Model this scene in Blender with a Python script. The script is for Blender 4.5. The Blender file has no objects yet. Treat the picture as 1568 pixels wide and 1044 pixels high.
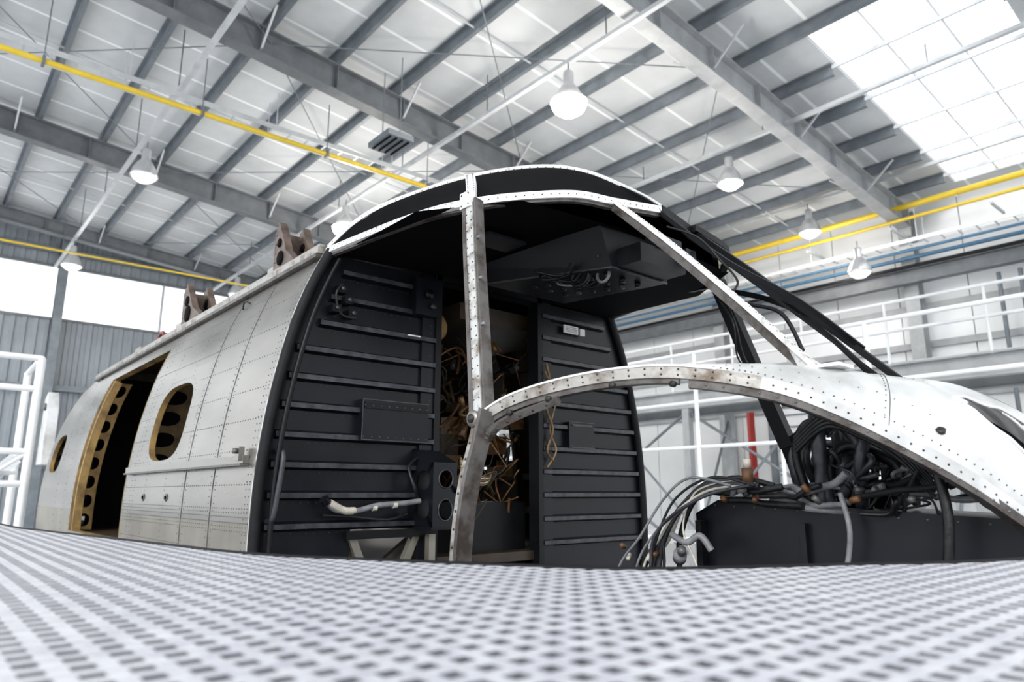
import bpy, math, random
from mathutils import Vector, Matrix
random.seed(7)
ZO = 1.5
V = Vector
sc = bpy.context.scene

# ---------------------------------------------------------------- materials
def pmat(name, c1, c2=None, metal=0.0, rough=0.5, scale=8.0, bump=0.0, spec=0.5, lo=0.35, hi=0.65, rvar=0.0, stretch=(1,1,1)):
    m = bpy.data.materials.new(name); m.use_nodes = True
    nt = m.node_tree; b = nt.nodes['Principled BSDF']
    b.inputs['Metallic'].default_value = metal
    b.inputs['Roughness'].default_value = rough
    b.inputs['Specular IOR Level'].default_value = spec
    tc = nt.nodes.new('ShaderNodeTexCoord')
    mp = nt.nodes.new('ShaderNodeMapping'); mp.inputs['Scale'].default_value = stretch
    nt.links.new(tc.outputs['Object'], mp.inputs['Vector'])
    n = nt.nodes.new('ShaderNodeTexNoise'); n.inputs['Scale'].default_value = scale
    n.inputs['Detail'].default_value = 6; n.inputs['Roughness'].default_value = .6
    nt.links.new(mp.outputs['Vector'], n.inputs['Vector'])
    r = nt.nodes.new('ShaderNodeValToRGB')
    r.color_ramp.elements[0].position = lo; r.color_ramp.elements[1].position = hi
    c2 = c2 or tuple(x*0.85 for x in c1)
    r.color_ramp.elements[0].color = (*c2, 1); r.color_ramp.elements[1].color = (*c1, 1)
    nt.links.new(n.outputs['Fac'], r.inputs['Fac'])
    nt.links.new(r.outputs['Color'], b.inputs['Base Color'])
    if rvar:
        mr = nt.nodes.new('ShaderNodeMapRange')
        mr.inputs['To Min'].default_value = rough-rvar; mr.inputs['To Max'].default_value = rough+rvar
        nt.links.new(n.outputs['Fac'], mr.inputs['Value']); nt.links.new(mr.outputs['Result'], b.inputs['Roughness'])
    if bump:
        bp = nt.nodes.new('ShaderNodeBump'); bp.inputs['Strength'].default_value = bump; bp.inputs['Distance'].default_value = 0.01
        nt.links.new(n.outputs['Fac'], bp.inputs['Height']); nt.links.new(bp.outputs['Normal'], b.inputs['Normal'])
    return m
def emat(name, c, s):
    m = bpy.data.materials.new(name); m.use_nodes = True
    b = m.node_tree.nodes['Principled BSDF']
    b.inputs['Base Color'].default_value = (*c, 1)
    b.inputs['Emission Color'].default_value = (*c, 1); b.inputs['Emission Strength'].default_value = s
    return m

M = {}
M['skin'] = pmat('bare_aluminium_skin', (.37,.355,.335), (.20,.19,.175), .85, .30, 1.7, .10, rvar=.12, lo=.3, hi=.72, stretch=(.6,1,1.8))
M['skinl'] = pmat('aged_lower_skin', (.33,.31,.27), (.18,.16,.13), .65, .42, 3, .08, rvar=.10, lo=.3, hi=.7)
M['white'] = pmat('weathered_white_skin', (.66,.665,.665), (.42,.42,.41), .2, .32, 4, .4, lo=.34, hi=.56)
M['strap'] = pmat('worn_riveted_strap', (.50,.50,.49), (.18,.15,.125), .45, .38, 15, .15, lo=.34, hi=.50)
M['crest'] = pmat('painted_edge_strip', (.76,.76,.75), (.40,.38,.35), .1, .38, 15, .1, lo=.30, hi=.46)
M['bronze'] = pmat('grimy_bronze_frame', (.34,.325,.305), (.12,.09,.065), .5, .40, 17, .2, lo=.34, hi=.54)
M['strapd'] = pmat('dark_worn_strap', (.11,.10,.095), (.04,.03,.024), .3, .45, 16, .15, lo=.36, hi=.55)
M['black'] = pmat('black_cockpit_paint', (.006,.0065,.008), (.0035,.0035,.005), .0, .42, 9, .05, rvar=.08, spec=.2)
M['blackf'] = pmat('matt_black_lining', (.004,.004,.005), (.0025,.0025,.003), .0, .8, 9, spec=.06)
M['panel'] = pmat('bulkhead_blue_black', (.0075,.0085,.012), (.0035,.004,.006), .0, .34, 5, .05, rvar=.1, spec=.22)
M['panele'] = pmat('scuffed_panel_edge', (.05,.052,.06), (.012,.013,.018), .1, .38, 25, spec=.4)
M['rubber'] = pmat('black_rubber', (.010,.010,.012), (.006,.006,.007), 0, .6, 20, spec=.2)
M['hose'] = pmat('black_sleeve', (.013,.013,.015), (.005,.005,.006), 0, .42, 60, .2, spec=.35)
M['hoseg'] = pmat('grey_cable', (.22,.22,.23), (.12,.12,.13), 0, .5, 30)
M['hosew'] = pmat('white_cable', (.60,.57,.50), (.42,.38,.31), 0, .5, 30)
M['copper'] = pmat('copper_wire', (.22,.12,.045), (.09,.05,.02), .3, .42, 30)
M['brown'] = pmat('brown_interior', (.045,.027,.012), (.014,.009,.006), .0, .5, 10)
M['gold'] = pmat('zinc_chromate_gold', (.38,.245,.085), (.15,.09,.035), .1, .42, 9, .1)
M['rust'] = pmat('rust_orange', (.17,.075,.028), (.06,.028,.014), .1, .5, 12)
M['brownm'] = pmat('brown_bracket', (.16,.115,.095), (.06,.04,.03), .2, .5, 14)
M['rivet'] = pmat('rivet_grey', (.13,.125,.12), (.085,.085,.085), .4, .45, 40)
M['rivetd'] = pmat('rivet_dark', (.04,.035,.03), (.02,.02,.02), .4, .45, 40)
M['steel'] = pmat('galvanised_steel', (.20,.225,.25), (.14,.16,.18), .3, .5, 3)
M['steeld'] = pmat('painted_rafter_grey', (.17,.18,.195), (.12,.13,.14), .0, .5, 3)
M['steelm'] = pmat('mid_grey_rafter', (.42,.43,.44), (.32,.33,.34), .0, .45, 3)
M['steell'] = pmat('light_steel', (.62,.64,.66), (.5,.52,.54), .2, .45, 3)
M['rail'] = pmat('white_rail_paint', (.85,.86,.87), (.75,.76,.78), .0, .4, 3)
M['yellow'] = pmat('yellow_pipe_paint', (.78,.56,.04), (.68,.47,.03), 0, .4, 5)
M['blue'] = pmat('blue_pipe_paint', (.08,.19,.32), (.06,.15,.25), 0, .45, 5)
M['red'] = pmat('red_pipe_paint', (.42,.04,.03), (.34,.03,.025), 0, .45, 5)
M['redd'] = pmat('dark_red_cap', (.22,.03,.03), (.12,.02,.02), 0, .45, 15)
M['clad'] = pmat('grey_cladding', (.28,.31,.34), (.22,.245,.27), .1, .5, 1)
M['wallw'] = pmat('white_wall_panel', (.88,.89,.90), (.80,.81,.82), 0, .5, .6)
M['joint'] = pmat('wall_joint', (.35,.36,.37), (.3,.31,.32), 0, .6, 1)
M['floor'] = pmat('epoxy_floor', (.66,.67,.68), (.58,.59,.60), 0, .3, .5)
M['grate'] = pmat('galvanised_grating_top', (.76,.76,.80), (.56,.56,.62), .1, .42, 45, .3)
M['grate_shade'] = pmat('grating_shaded_sides', (.20,.20,.225), (.10,.10,.115), .1, .55, 45)  # bar sides coloured darker than the tops to imitate shade in the holes
M['alu'] = pmat('lamp_aluminium', (.7,.71,.72), (.6,.6,.62), .6, .3, 5)
M['bulb'] = emat('lit_bulb', (1,.95,.84), 60)
M['bulbd'] = emat('dim_diffuser', (1,.97,.92), 1.3)
M['label'] = pmat('paper_label', (.8,.8,.78), (.7,.7,.68), 0, .6, 30)

def deckmat():
    m = pmat('insulated_roof_deck', (.64,.655,.67), (.50,.515,.53), 0, .6, .5)
    nt = m.node_tree; b = nt.nodes['Principled BSDF']
    ramp = [n for n in nt.nodes if n.type=='VALTORGB'][0]
    tc = [n for n in nt.nodes if n.type=='TEX_COORD'][0]
    sp = nt.nodes.new('ShaderNodeSeparateXYZ'); nt.links.new(tc.outputs['Object'], sp.inputs[0])
    fr = nt.nodes.new('ShaderNodeMath'); fr.operation='FRACT'
    mu = nt.nodes.new('ShaderNodeMath'); mu.operation='MULTIPLY'; mu.inputs[1].default_value=.95
    nt.links.new(sp.outputs['X'], mu.inputs[0]); nt.links.new(mu.outputs[0], fr.inputs[0])
    lt = nt.nodes.new('ShaderNodeMath'); lt.operation='LESS_THAN'; lt.inputs[1].default_value=.06
    nt.links.new(fr.outputs[0], lt.inputs[0])
    mx = nt.nodes.new('ShaderNodeMix'); mx.data_type='RGBA'
    nt.links.new(lt.outputs[0], mx.inputs['Factor']); nt.links.new(ramp.outputs['Color'], mx.inputs[6])
    mx.inputs[7].default_value=(.88,.89,.90,1)
    nt.links.new(mx.outputs[2], b.inputs['Base Color'])
    return m
M['deck'] = deckmat()
def skymat():
    m = bpy.data.materials.new('polycarbonate_sheet'); m.use_nodes=True
    nt=m.node_tree; nt.nodes.clear()
    o=nt.nodes.new('ShaderNodeOutputMaterial'); t=nt.nodes.new('ShaderNodeBsdfTransparent'); tr=nt.nodes.new('ShaderNodeBsdfTranslucent')
    mx=nt.nodes.new('ShaderNodeMixShader'); mx.inputs[0].default_value=.12
    nt.links.new(t.outputs[0],mx.inputs[1]); nt.links.new(tr.outputs[0],mx.inputs[2]); nt.links.new(mx.outputs[0],o.inputs[0])
    return m
M['poly'] = skymat()

# ---------------------------------------------------------------- mesh builder
def cr(pts, n=8):
    pts=[V(p) for p in pts]; out=[]
    for i in range(len(pts)-1):
        p0=pts[max(i-1,0)]; p1=pts[i]; p2=pts[i+1]; p3=pts[min(i+2,len(pts)-1)]
        for k in range(n):
            t=k/n
            out.append(.5*((2*p1)+(p2-p0)*t+(2*p0-5*p1+4*p2-p3)*t*t+(3*p1-p0-3*p2+p3)*t**3))
    out.append(pts[-1]); return out
def mir(pts): return [V((p[0],4-p[1],p[2])) for p in pts]

class MB:
    def __init__(s): s.v=[]; s.f=[]; s.m=[]; s.sm=[]; s.mats=[]
    def mi(s,m):
        if m not in s.mats: s.mats.append(m)
        return s.mats.index(m)
    def add(s,vs,fs,m,smooth=False):
        o=len(s.v); s.v+= [V(v) for v in vs]; k=s.mi(m)
        for f in fs: s.f.append([i+o for i in f]); s.m.append(k); s.sm.append(smooth)
    def box(s,c,d,m,rot=None):
        c=V(c); d=V(d)/2; vs=[]
        for x in(-1,1):
            for y in(-1,1):
                for z in(-1,1):
                    p=V((x*d.x,y*d.y,z*d.z))
                    if rot is not None: p=rot@p
                    vs.append(c+p)
        s.add(vs,[(0,1,3,2),(4,6,7,5),(0,4,5,1),(2,3,7,6),(0,2,6,4),(1,5,7,3)],m)
    def bb(s,x0,x1,y0,y1,z0,z1,m): s.box(((x0+x1)/2,(y0+y1)/2,(z0+z1)/2),(abs(x1-x0),abs(y1-y0),abs(z1-z0)),m)
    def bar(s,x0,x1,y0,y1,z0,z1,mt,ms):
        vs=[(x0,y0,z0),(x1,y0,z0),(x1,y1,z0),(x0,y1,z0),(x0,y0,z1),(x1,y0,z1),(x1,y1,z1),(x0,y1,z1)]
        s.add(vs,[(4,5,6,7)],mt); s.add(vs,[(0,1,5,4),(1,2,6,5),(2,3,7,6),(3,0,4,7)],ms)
    def strap(s,pts,w,t,m,wd=(0,0,1),smooth=False):
        pts=[V(p) for p in pts]; wd=V(wd); vs=[]; fs=[]; fr=[]
        for i,p in enumerate(pts):
            tg=(pts[min(i+1,len(pts)-1)]-pts[max(i-1,0)]).normalized()
            a=(wd-tg*wd.dot(tg)).normalized(); b=tg.cross(a)
            fr.append((p,tg,a,b))
            vs+=[p+a*w/2+b*t/2,p-a*w/2+b*t/2,p-a*w/2-b*t/2,p+a*w/2-b*t/2]
        n=len(pts)
        for i in range(n-1):
            for k in range(4):
                k2=(k+1)%4; fs.append((i*4+k,i*4+k2,(i+1)*4+k2,(i+1)*4+k))
        fs+=[(0,1,2,3),((n-1)*4+3,(n-1)*4+2,(n-1)*4+1,(n-1)*4)]
        s.add(vs,fs,m,smooth); return fr
    def beam(s,p0,p1,w,h,m,wd=(0,0,1)): s.strap([p0,p1],h,w,m,wd)
    def ibeam(s,p0,p1,fw,d,m,tf=.03):
        p0=V(p0);p1=V(p1);u=V((0,0,1))
        s.beam(p0,p1,tf*.8,d,m)
        s.beam(p0+u*d/2,p1+u*d/2,fw,tf,m); s.beam(p0-u*d/2,p1-u*d/2,fw,tf,m)
    def tube(s,pts,r,m,seg=8,closed=False):
        pts=[V(p) for p in pts]; n=len(pts); vs=[];fs=[]
        a=None
        for i,p in enumerate(pts):
            if closed: tg=(pts[(i+1)%n]-pts[i-1]).normalized()
            else: tg=(pts[min(i+1,n-1)]-pts[max(i-1,0)]).normalized()
            if a is None:
                a=tg.cross(V((0,0,1)) if abs(tg.z)<.9 else V((1,0,0))).normalized()
            else:
                a=(a-tg*a.dot(tg))
                a=a.normalized() if a.length>1e-6 else tg.orthogonal().normalized()
            b=tg.cross(a)
            for k in range(seg):
                an=2*math.pi*k/seg; vs.append(p+(a*math.cos(an)+b*math.sin(an))*r)
        for i in range(n if closed else n-1):
            j=(i+1)%n
            for k in range(seg):
                k2=(k+1)%seg; fs.append((i*seg+k,i*seg+k2,j*seg+k2,j*seg+k))
        s.add(vs,fs,m,True)
        if not closed:
            s.add([vs[k] for k in range(seg)],[tuple(range(seg))],m); s.add([vs[(n-1)*seg+k] for k in range(seg)],[tuple(range(seg))[::-1]],m)
    def lathe(s,c,prof,m,seg=20,axis=None):
        vs=[];fs=[]; c=V(c); R=Matrix.Identity(3) if axis is None else V((0,0,1)).rotation_difference(V(axis)).to_matrix()
        for (r,z) in prof:
            for k in range(seg):
                an=2*math.pi*k/seg; vs.append(c+R@V((r*math.cos(an),r*math.sin(an),z)))
        for i in range(len(prof)-1):
            for k in range(seg):
                k2=(k+1)%seg; fs.append((i*seg+k,i*seg+k2,(i+1)*seg+k2,(i+1)*seg+k))
        s.add(vs,fs,m,True)
    def cyl(s,p,n,r,h,m,seg=16):
        s.lathe(p,[(0.0001,0),(r,0),(r,h),(0.0001,h)],m,seg,n)
    def rivet(s,p,n,r,m):
        n=V(n).normalized(); a=n.orthogonal().normalized(); b=n.cross(a); p=V(p)
        vs=[p+(a*math.cos(k*math.pi/3)+b*math.sin(k*math.pi/3))*r for k in range(6)]+[p+(a*math.cos(k*math.pi/3)+b*math.sin(k*math.pi/3))*r*.6+n*r*.5 for k in range(6)]
        s.add(vs,[(k,(k+1)%6,6+(k+1)%6,6+k) for k in range(6)]+[(6,7,8,9,10,11)],m,True)
    def grid(s,rows,m,smooth=True,skip=None):
        nr=len(rows);nc=len(rows[0]);vs=[p for r in rows for p in r];fs=[]
        for i in range(nr-1):
            for j in range(nc-1):
                if skip and skip(i,j): continue
                fs.append((i*nc+j,i*nc+j+1,(i+1)*nc+j+1,(i+1)*nc+j))
        s.add(vs,fs,m,smooth)
    def patch(s,f,x0,x1,z0,z1,cx,cz,rx,rz,pw,m,rings=4,N=48):
        an=[2*math.pi*k/N for k in range(N)]+[math.atan2(zz-cz,xx-cx)%(2*math.pi) for xx in(x0,x1) for zz in(z0,z1)]
        an=sorted(set(an)); rows=[[] for _ in range(rings+1)]
        for a in an:
            c,sn=math.cos(a),math.sin(a)
            k=(abs(c/rx)**pw+abs(sn/rz)**pw)**(-1/pw); pi=(cx+c*k,cz+sn*k)
            t=min([(x1-cx)/c if c>1e-9 else (x0-cx)/c if c<-1e-9 else 1e9,(z1-cz)/sn if sn>1e-9 else (z0-cz)/sn if sn<-1e-9 else 1e9])
            po=(cx+c*t,cz+sn*t)
            for r in range(rings+1):
                w=r/rings; rows[r].append(f(pi[0]*(1-w)+po[0]*w,pi[1]*(1-w)+po[1]*w))
        for r in rows: r.append(r[0])
        s.grid(rows,m); return rows[0]
    def straprivets(s,fr,off,gap,side,r,m,t):
        acc=0
        for i in range(len(fr)-1):
            p,tg,a,b=fr[i]; q=fr[i+1][0]; L=(q-p).length; d=gap-acc
            while d<=L:
                for o in off: s.rivet(p.lerp(q,d/L)+a*o+b*side*t/2,b*side,r,m)
                d+=gap
            acc=(acc+L)%gap
    def obj(s,name,parent=None,col=None):
        me=bpy.data.meshes.new(name)
        vs=[v+V((0,0,ZO)) for v in s.v]
        mn=V([min(v[i] for v in vs) for i in range(3)]);mx=V([max(v[i] for v in vs) for i in range(3)])
        c=(mn+mx)/2
        me.from_pydata([tuple(v-c) for v in vs],[],s.f)
        for m in s.mats: me.materials.append(M[m])
        me.polygons.foreach_set('material_index',s.m); me.polygons.foreach_set('use_smooth',s.sm)
        me.update()
        o=bpy.data.objects.new(name,me); sc.collection.objects.link(o); o.location=c
        if parent: o.parent=parent; o.matrix_parent_inverse=parent.matrix_world.inverted()
        return o
def empty(name,loc):
    e=bpy.data.objects.new(name,None); sc.collection.objects.link(e); e.location=V(loc)+V((0,0,ZO)); e.empty_display_size=.2
    bpy.context.view_layer.update(); return e

# ================================================================ HANGAR
def roofz(y): return 8.6-.093*y
FL=-ZO
b=MB(); b.add([(-34,-30,FL),(14,-30,FL),(14,24,FL),(-34,24,FL)],[(0,1,2,3)],'floor'); b.obj('floor')
SX0,SX1,SY0,SY1=-4.85,-2.3,10.6,17.5
b=MB()
xs=[-26,SX0,SX1,4]; ys=[-3,SY0,SY1,18.1]
for i in range(3):
    for j in range(3):
        if i==1 and j==1: continue
        x0,x1,y0,y1=xs[i],xs[i+1],ys[j],ys[j+1]
        b.add([(x0,y0,roofz(y0)),(x1,y0,roofz(y0)),(x1,y1,roofz(y1)),(x0,y1,roofz(y1)),(x0,y0,roofz(y0)+.1),(x1,y0,roofz(y0)+.1),(x1,y1,roofz(y1)+.1),(x0,y1,roofz(y1)+.1)],[(0,1,2,3),(4,7,6,5),(0,4,5,1),(1,5,6,2),(2,6,7,3),(3,7,4,0)],'deck')
b.obj('ceiling')
b=MB()
b.add([(SX0,SY0,roofz(SY0)+.11),(SX1,SY0,roofz(SY0)+.11),(SX1,SY1,roofz(SY1)+.11),(SX0,SY1,roofz(SY1)+.11)],[(0,1,2,3)],'poly')
for k in range(4):
    x=SX0+(SX1-SX0)*k/3; b.beam((x,SY0,roofz(SY0)+.05),(x,SY1,roofz(SY1)+.05),.035,.035,'rail')
b.obj('window_skylight')
b=MB(); y=-2.6
while y<17.9:
    z=roofz(y)-.115
    segs=[(-26,4)] if not (SY0<y<SY1) else [(-26,SX0-.02),(SX1+.02,4)]
    for xa,xb in segs:
        b.beam((xa,y,z),(xb,y,z),.012,.19,'steel'); b.beam((xa,y+.035,z-.095),(xb,y+.035,z-.095),.075,.012,'steel'); b.beam((xa,y-.03,z+.095),(xb,y-.03,z+.095),.07,.012,'steel')
    if SY0<y<SY1: b.beam((SX0-.03,y,z+.05),(SX1+.03,y,z+.05),.035,.07,'steell'); b.beam((SX0-.03,y+.65,z+.09),(SX1+.03,y+.65,z+.09),.02,.03,'rail')
    y+=1.3
for x in (-2.0,-8.6,-14.7,-21.7): b.beam((x,-3,roofz(-3)-.15),(x,18,roofz(18)-.15),.025,.025,'steell')
b.obj('roof_purlins')
RX=(-6.05,-11.3,-18.1,-24.6,.3)
for x in RX:
    b=MB(); d=.52 if x>-20 else .4; mm='steeld' if x!=-6.05 else 'steelm'
    b.ibeam((x,-3,roofz(-3)-.22-d/2),(x,17.7,roofz(17.7)-.22-d/2),.27,d,mm)
    for k in range(14):
        y=-2+k*1.45; z=roofz(y)-.22
        if k%2==0:
            b.beam((x-.01,y,z-d+.03),(x-.7,y,z+.1),.035,.035,'steell'); b.beam((x+.01,y,z-d+.03),(x+.7,y,z+.1),.035,.035,'steell')
        b.beam((x-.12,y,z-d/2),(x+.12,y,z-d/2),.015,d,mm)
    b.obj('roof_rafter')
b=MB()
for (xa,xb) in((-6.05,-11.3),(-11.3,-18.1),(-18.1,-24.6)):
    for ya in (-2,4,10):
        b.tube([(xa,ya,roofz(ya)-.4),(xb,ya+6,roofz(ya+6)-.4)],.011,'steel',5); b.tube([(xb,ya,roofz(ya)-.4),(xa,ya+6,roofz(ya+6)-.4)],.011,'steel',5)
b.obj('roof_bracing_rods')
b=MB(); b.tube([(-11.8,-3,6.36),(-11.8,8.4,6.36)],.045,'yellow',10)
for k in range(5):
    y=-1.5+k*2.3; b.tube([(-11.8,y,6.36),(-11.8,y,7.4)],.01,'steel',5); b.box((-11.8,y,6.36),(.14,.04,.14),'steel')
b.obj('gas_pipe')
b=MB(); b.tube([(-20,-1,5.9),(-20,10,5.9)],.025,'yellow',10); b.tube([(-20,-.5,5.9),(-20,-.5,7.6)],.03,'steel',6);b.tube([(-20,8,5.9),(-20,8,7.6)],.03,'steel',6)
b.obj('gas_pipe')
b=MB(); b.tube([(-25.6,16.9,6.5),(4,16.9,6.5)],.07,'yellow',10)
b.tube([(-25.6,16.9,6.2),(4,16.9,6.2)],.04,'yellow',10)
for k in range(15):
    x=-24+k*2.0; b.beam((x,16.9,6.0),(x,16.9,6.8),.04,.04,'steell'); b.beam((x,16.6,5.95),(x,17.48,5.95),.05,.05,'steell')
b.obj('gas_pipe')
def tray(p0,p1,w,name,m='steell'):
    b=MB(); p0=V(p0);p1=V(p1);d=(p1-p0).normalized();sd=d.cross(V((0,0,1)))
    for s_ in(-1,1): b.beam(p0+sd*w/2*s_,p1+sd*w/2*s_,.02,.09,m)
    L=(p1-p0).length;n=int(L/.35)
    for k in range(n+1):
        q=p0+d*(L*k/n); b.beam(q-sd*w/2,q+sd*w/2,.03,.02,m)
    for k in range(int(L/2.5)+1):
        q=p0+d*(2.5*k)
        for s_ in(-1,1): b.tube([q+sd*w/2*s_,q+sd*w/2*s_+V((0,0,.7))],.01,m,5)
    b.obj(name)
tray((-12.3,-3,6.72),(-12.3,9.8,6.72),.42,'cable_tray')
tray((-25.6,17.2,5.7),(4,17.2,5.7),.45,'cable_tray','rail')
b=MB(); b.tube([(-25.6,17.3,5.38),(4,17.3,5.38)],.05,'blue',8); b.tube([(-25.6,17.1,5.5),(4,17.1,5.5)],.035,'blue',8); b.obj('air_pipe')
b=MB(); b.ibeam((-25.6,17.35,4.95),(4,17.35,4.95),.25,.32,'steeld'); b.beam((-25.6,17.2,5.15),(4,17.2,5.15),.07,.07,'black'); b.obj('crane_runway_beam')
for y in (2.85,7.5,12.1,16.1):
    b=MB(); b.beam((-25.5,y,6.98),(3.5,y,6.98),.08,.07,'steell')
    for k in range(10):
        x=-24.5+k*3; b.tube([(x,y,7.0),(x,y,roofz(y)-.1)],.012,'steel',5)
    b.obj('lighting_trunking')
def lamp(x,y,z,lit):
    b=MB()
    b.tube([(x,y,z+.62),(x,y,z+.45)],.012,'steel',6)
    b.lathe((x,y,z),[(.0001,.46),(.07,.46),(.085,.42),(.085,.24),(.10,.20),(.14,.16),(.22,.02),(.255,-.10),(.26,-.14),(.25,-.14),(.21,.0),(.12,.13),(.0001,.15)],'alu',24)
    k=1.25 if lit==2 else 1
    b.lathe((x,y,z),[(.0001,-.26*k),(.12*k,-.24*k),(.20*k,-.18*k),(.24*k,-.10),(.22,-.06),(.0001,-.05)],'bulb' if lit==2 else 'bulbd',20)
    b.obj('pendant_lamp')
    if lit:
        l=bpy.data.lights.new('lamp_light','POINT'); l.energy=300 if lit==2 else 90; l.color=(1,.95,.88); l.shadow_soft_size=.3
        o=bpy.data.objects.new('lamp_light',l); sc.collection.objects.link(o); o.location=(x,y,z-.75+ZO)
for (x,y,l) in [(-7.3,7.45,2),(-14.7,2.9,0),(-14.7,7.3,2),(-7.3,12.1,1),(-7.6,16.0,1),(-22.2,2.85,1),(-22.2,7.4,0),(-14.7,12.1,1),(-22.2,12.1,0)]:
    lamp(x,y,6.3,l)
lamp(-6.5,15.9,5.0,0)
b=MB(); b.box((-10.0,5.75,6.0),(.7,.5,.10),'steel'); 
for k in range(4): b.box((-10.0,5.57+k*.12,5.94),(.6,.03,.02),'blackf')
for s_ in(-1,1): b.tube([(-10.0+.3*s_,5.75,6.05),(-10.0+.3*s_,5.75,7.5)],.01,'steel',5)
b.obj('radiant_heater')

def corr_y(b,x,y0,y1,z0,z1,m,pitch=.3,dep=.04,inward=1):
    y=y0; 
    while y<y1-1e-6:
        ye=min(y+pitch,y1); pr=[(y,0),(y+pitch*.35,0),(y+pitch*.45,dep),(y+pitch*.85,dep),(y+pitch*.95,0),(ye,0)]
        rows=[[V((x+inward*d,min(yy,y1),z)) for yy,d in pr] for z in(z0,z1)]
        b.grid(rows,m,False); y+=pitch
b=MB(); corr_y(b,-26,-3,18.1,FL,5.4,'clad'); corr_y(b,-26,-3,18.1,7.15,8.95,'clad')
b.bb(-26.25,-26.05,-3,18.1,FL,5.4,'clad'); b.bb(-26.25,-26.05,-3,18.1,7.15,8.95,'clad')
b.obj('wall_end')
b=MB()
for z in (5.4,7.13): b.beam((-25.98,-3,z),(-25.98,18.1,z),.12,.08,'steeld')
y=-3
while y<18.2:
    b.beam((-25.98,y,5.4),(-25.98,y,7.15),.05,.08,'steell',(0,1,0)); y+=3.05
b.obj('window_1')
b=MB()
for y in (-3,3.1,9.2,15.3):
    b.beam((-25.7,y,FL),(-25.7,y,8.0),.03,.3,'steel',(1,0,0)); b.beam((-25.55,y,FL),(-25.55,y,8.0),.03,.25,'steel',(0,1,0)); b.beam((-25.85,y,FL),(-25.85,y,8.0),.03,.25,'steel',(0,1,0))
for z in (.8,3.2,7.6): b.beam((-25.8,-3,z),(-25.8,18,z),.08,.18,'steel')
b.obj('end_wall_columns')
b=MB(); x=-26
while x<4:
    b.bb(x+.012,x+1.488,18.0,18.15,FL,6.85,'wallw'); x+=1.5
b.bb(-26,4,18.12,18.2,FL,6.85,'joint')
b.obj('wall_side')
b=MB()
for z in (2.2,3.4,4.3): b.beam((-26,17.93,z),(4,17.93,z),.10,.15,'steelm')
for x in RX+(-2.9,):
    b.strap([(x,17.72,FL),(x,17.72,6.7)],.03,.3,'steelm',(1,0,0))
    b.strap([(x,17.55,FL),(x,17.55,6.7)],.3,.03,'steelm',(1,0,0)); b.strap([(x,17.88,FL),(x,17.88,6.7)],.3,.03,'steelm',(1,0,0))
b.obj('side_wall_columns')
b=MB()
for x in (-3.9,-4.3): 
    b.tube([(x,17.6,FL),(x,17.6,4.7)],.045,'steel',8)
    for z in (0,1.5,3,4.5): b.box((x,17.65,z),(.16,.16,.05),'steel')
b.obj('wall_conduit')
b=MB(); b.bb(-10.38,-10.30,17.2,17.45,FL,2.4,'red'); b.bb(-10.42,-10.26,17.18,17.47,2.4,2.46,'steel'); b.obj('fire_riser')
b=MB(); b.bb(-9.9,-6.9,17.75,17.85,FL,2.9,'rail'); 
for k in range(14): b.bb(-9.8,-7.0,17.70,17.76,FL+.1+k*.31,FL+.13+k*.31,'steel')
b.bb(-10.0,-9.85,17.6,17.85,FL,3.0,'steel');b.bb(-6.95,-6.8,17.6,17.85,FL,3.0,'steel');b.bb(-10.0,-6.8,17.6,17.85,2.9,3.1,'steel')
b.obj('door_1')
b=MB()
for z in (1.75,1.12,.56,-.55): b.tube([(-12,7.5,z),(3,7.5,z)],.024,'rail',8)
x=-11.6
while x<3:
    b.tube([(x,7.5,FL),(x,7.5,1.75)],.028,'rail',8); 
    b.tube([(x,7.5,-.5),(x+1.05,7.5,.55)],.015,'steel',6); b.tube([(x+2.1,7.5,-.5),(x+1.05,7.5,.55)],.015,'steel',6)
    b.box((x,7.5,FL+.02),(.15,.15,.04),'rail'); x+=2.13
for x in (-11.6,-5.2,1.2): b.tube([(x,9.5,FL),(x,9.5,1.75)],.03,'rail',8); b.tube([(x,7.5,-.55),(x,9.5,-.55)],.03,'rail',8)
b.bb(-12,3,7.5,9.5,-.6,-.56,'steell')
b.obj('dock_railing')
b=MB()
b.ibeam((-14,12.6,1.95),(3,12.6,1.95),.2,.34,'steelm')
b.ibeam((-14,14.2,1.95),(3,14.2,1.95),.2,.34,'steelm'); b.bb(-14,3,12.6,14.2,2.13,2.17,'steell')
for z in (2.7,3.2): b.tube([(-14,12.55,z),(3,12.55,z)],.03,'rail',8)
x=-13.8
while x<3:
    b.tube([(x,12.55,2.1),(x,12.55,3.2)],.025,'rail',6); x+=1.5
for x in (-13.8,-9,-4.2,.6):
    for y in (12.6,14.2): b.beam((x,y,FL),(x,y,1.8),.16,.16,'steelm',(1,0,0))
    b.tube([(x,12.6,FL+.2),(x,14.2,1.7)],.03,'steel',6)
for xa,xb in((-13.8,-9),(-9,-13.8),(-9,-4.2),(-4.2,-9)): b.tube([(xa,12.6,FL+.2),(xb,12.6,1.7)],.03,'steel',6)
b.obj('access_gantry')
b=MB()
for y in (-1.2,-.2,1.06):
    b.tube([(-9.5,y,FL),(-9.5,y,1.5)],.045,'rail',8)
for z in (1.5,1.15,.45,.1,-.6): b.tube([(-9.5,-1.2,z),(-9.5,1.06,z)],.035,'rail',8)
for y in (.25,.65): b.tube([(-9.5,y,-.6),(-9.5,y,1.15)],.022,'rail',6)
b.tube([(-9.5,-.2,-.6),(-9.5,1.06,.45)],.022,'rail',6)
b.beam((-10.0,-.6,FL+.1),(-10.0,1.0,.4),.05,.14,'rail')
for k in range(8): b.bb(-10.5,-9.6,-.6+.2*k,-.4+.2*k,FL+.1+.23*k,FL+.13+.23*k,'steell')
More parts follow.
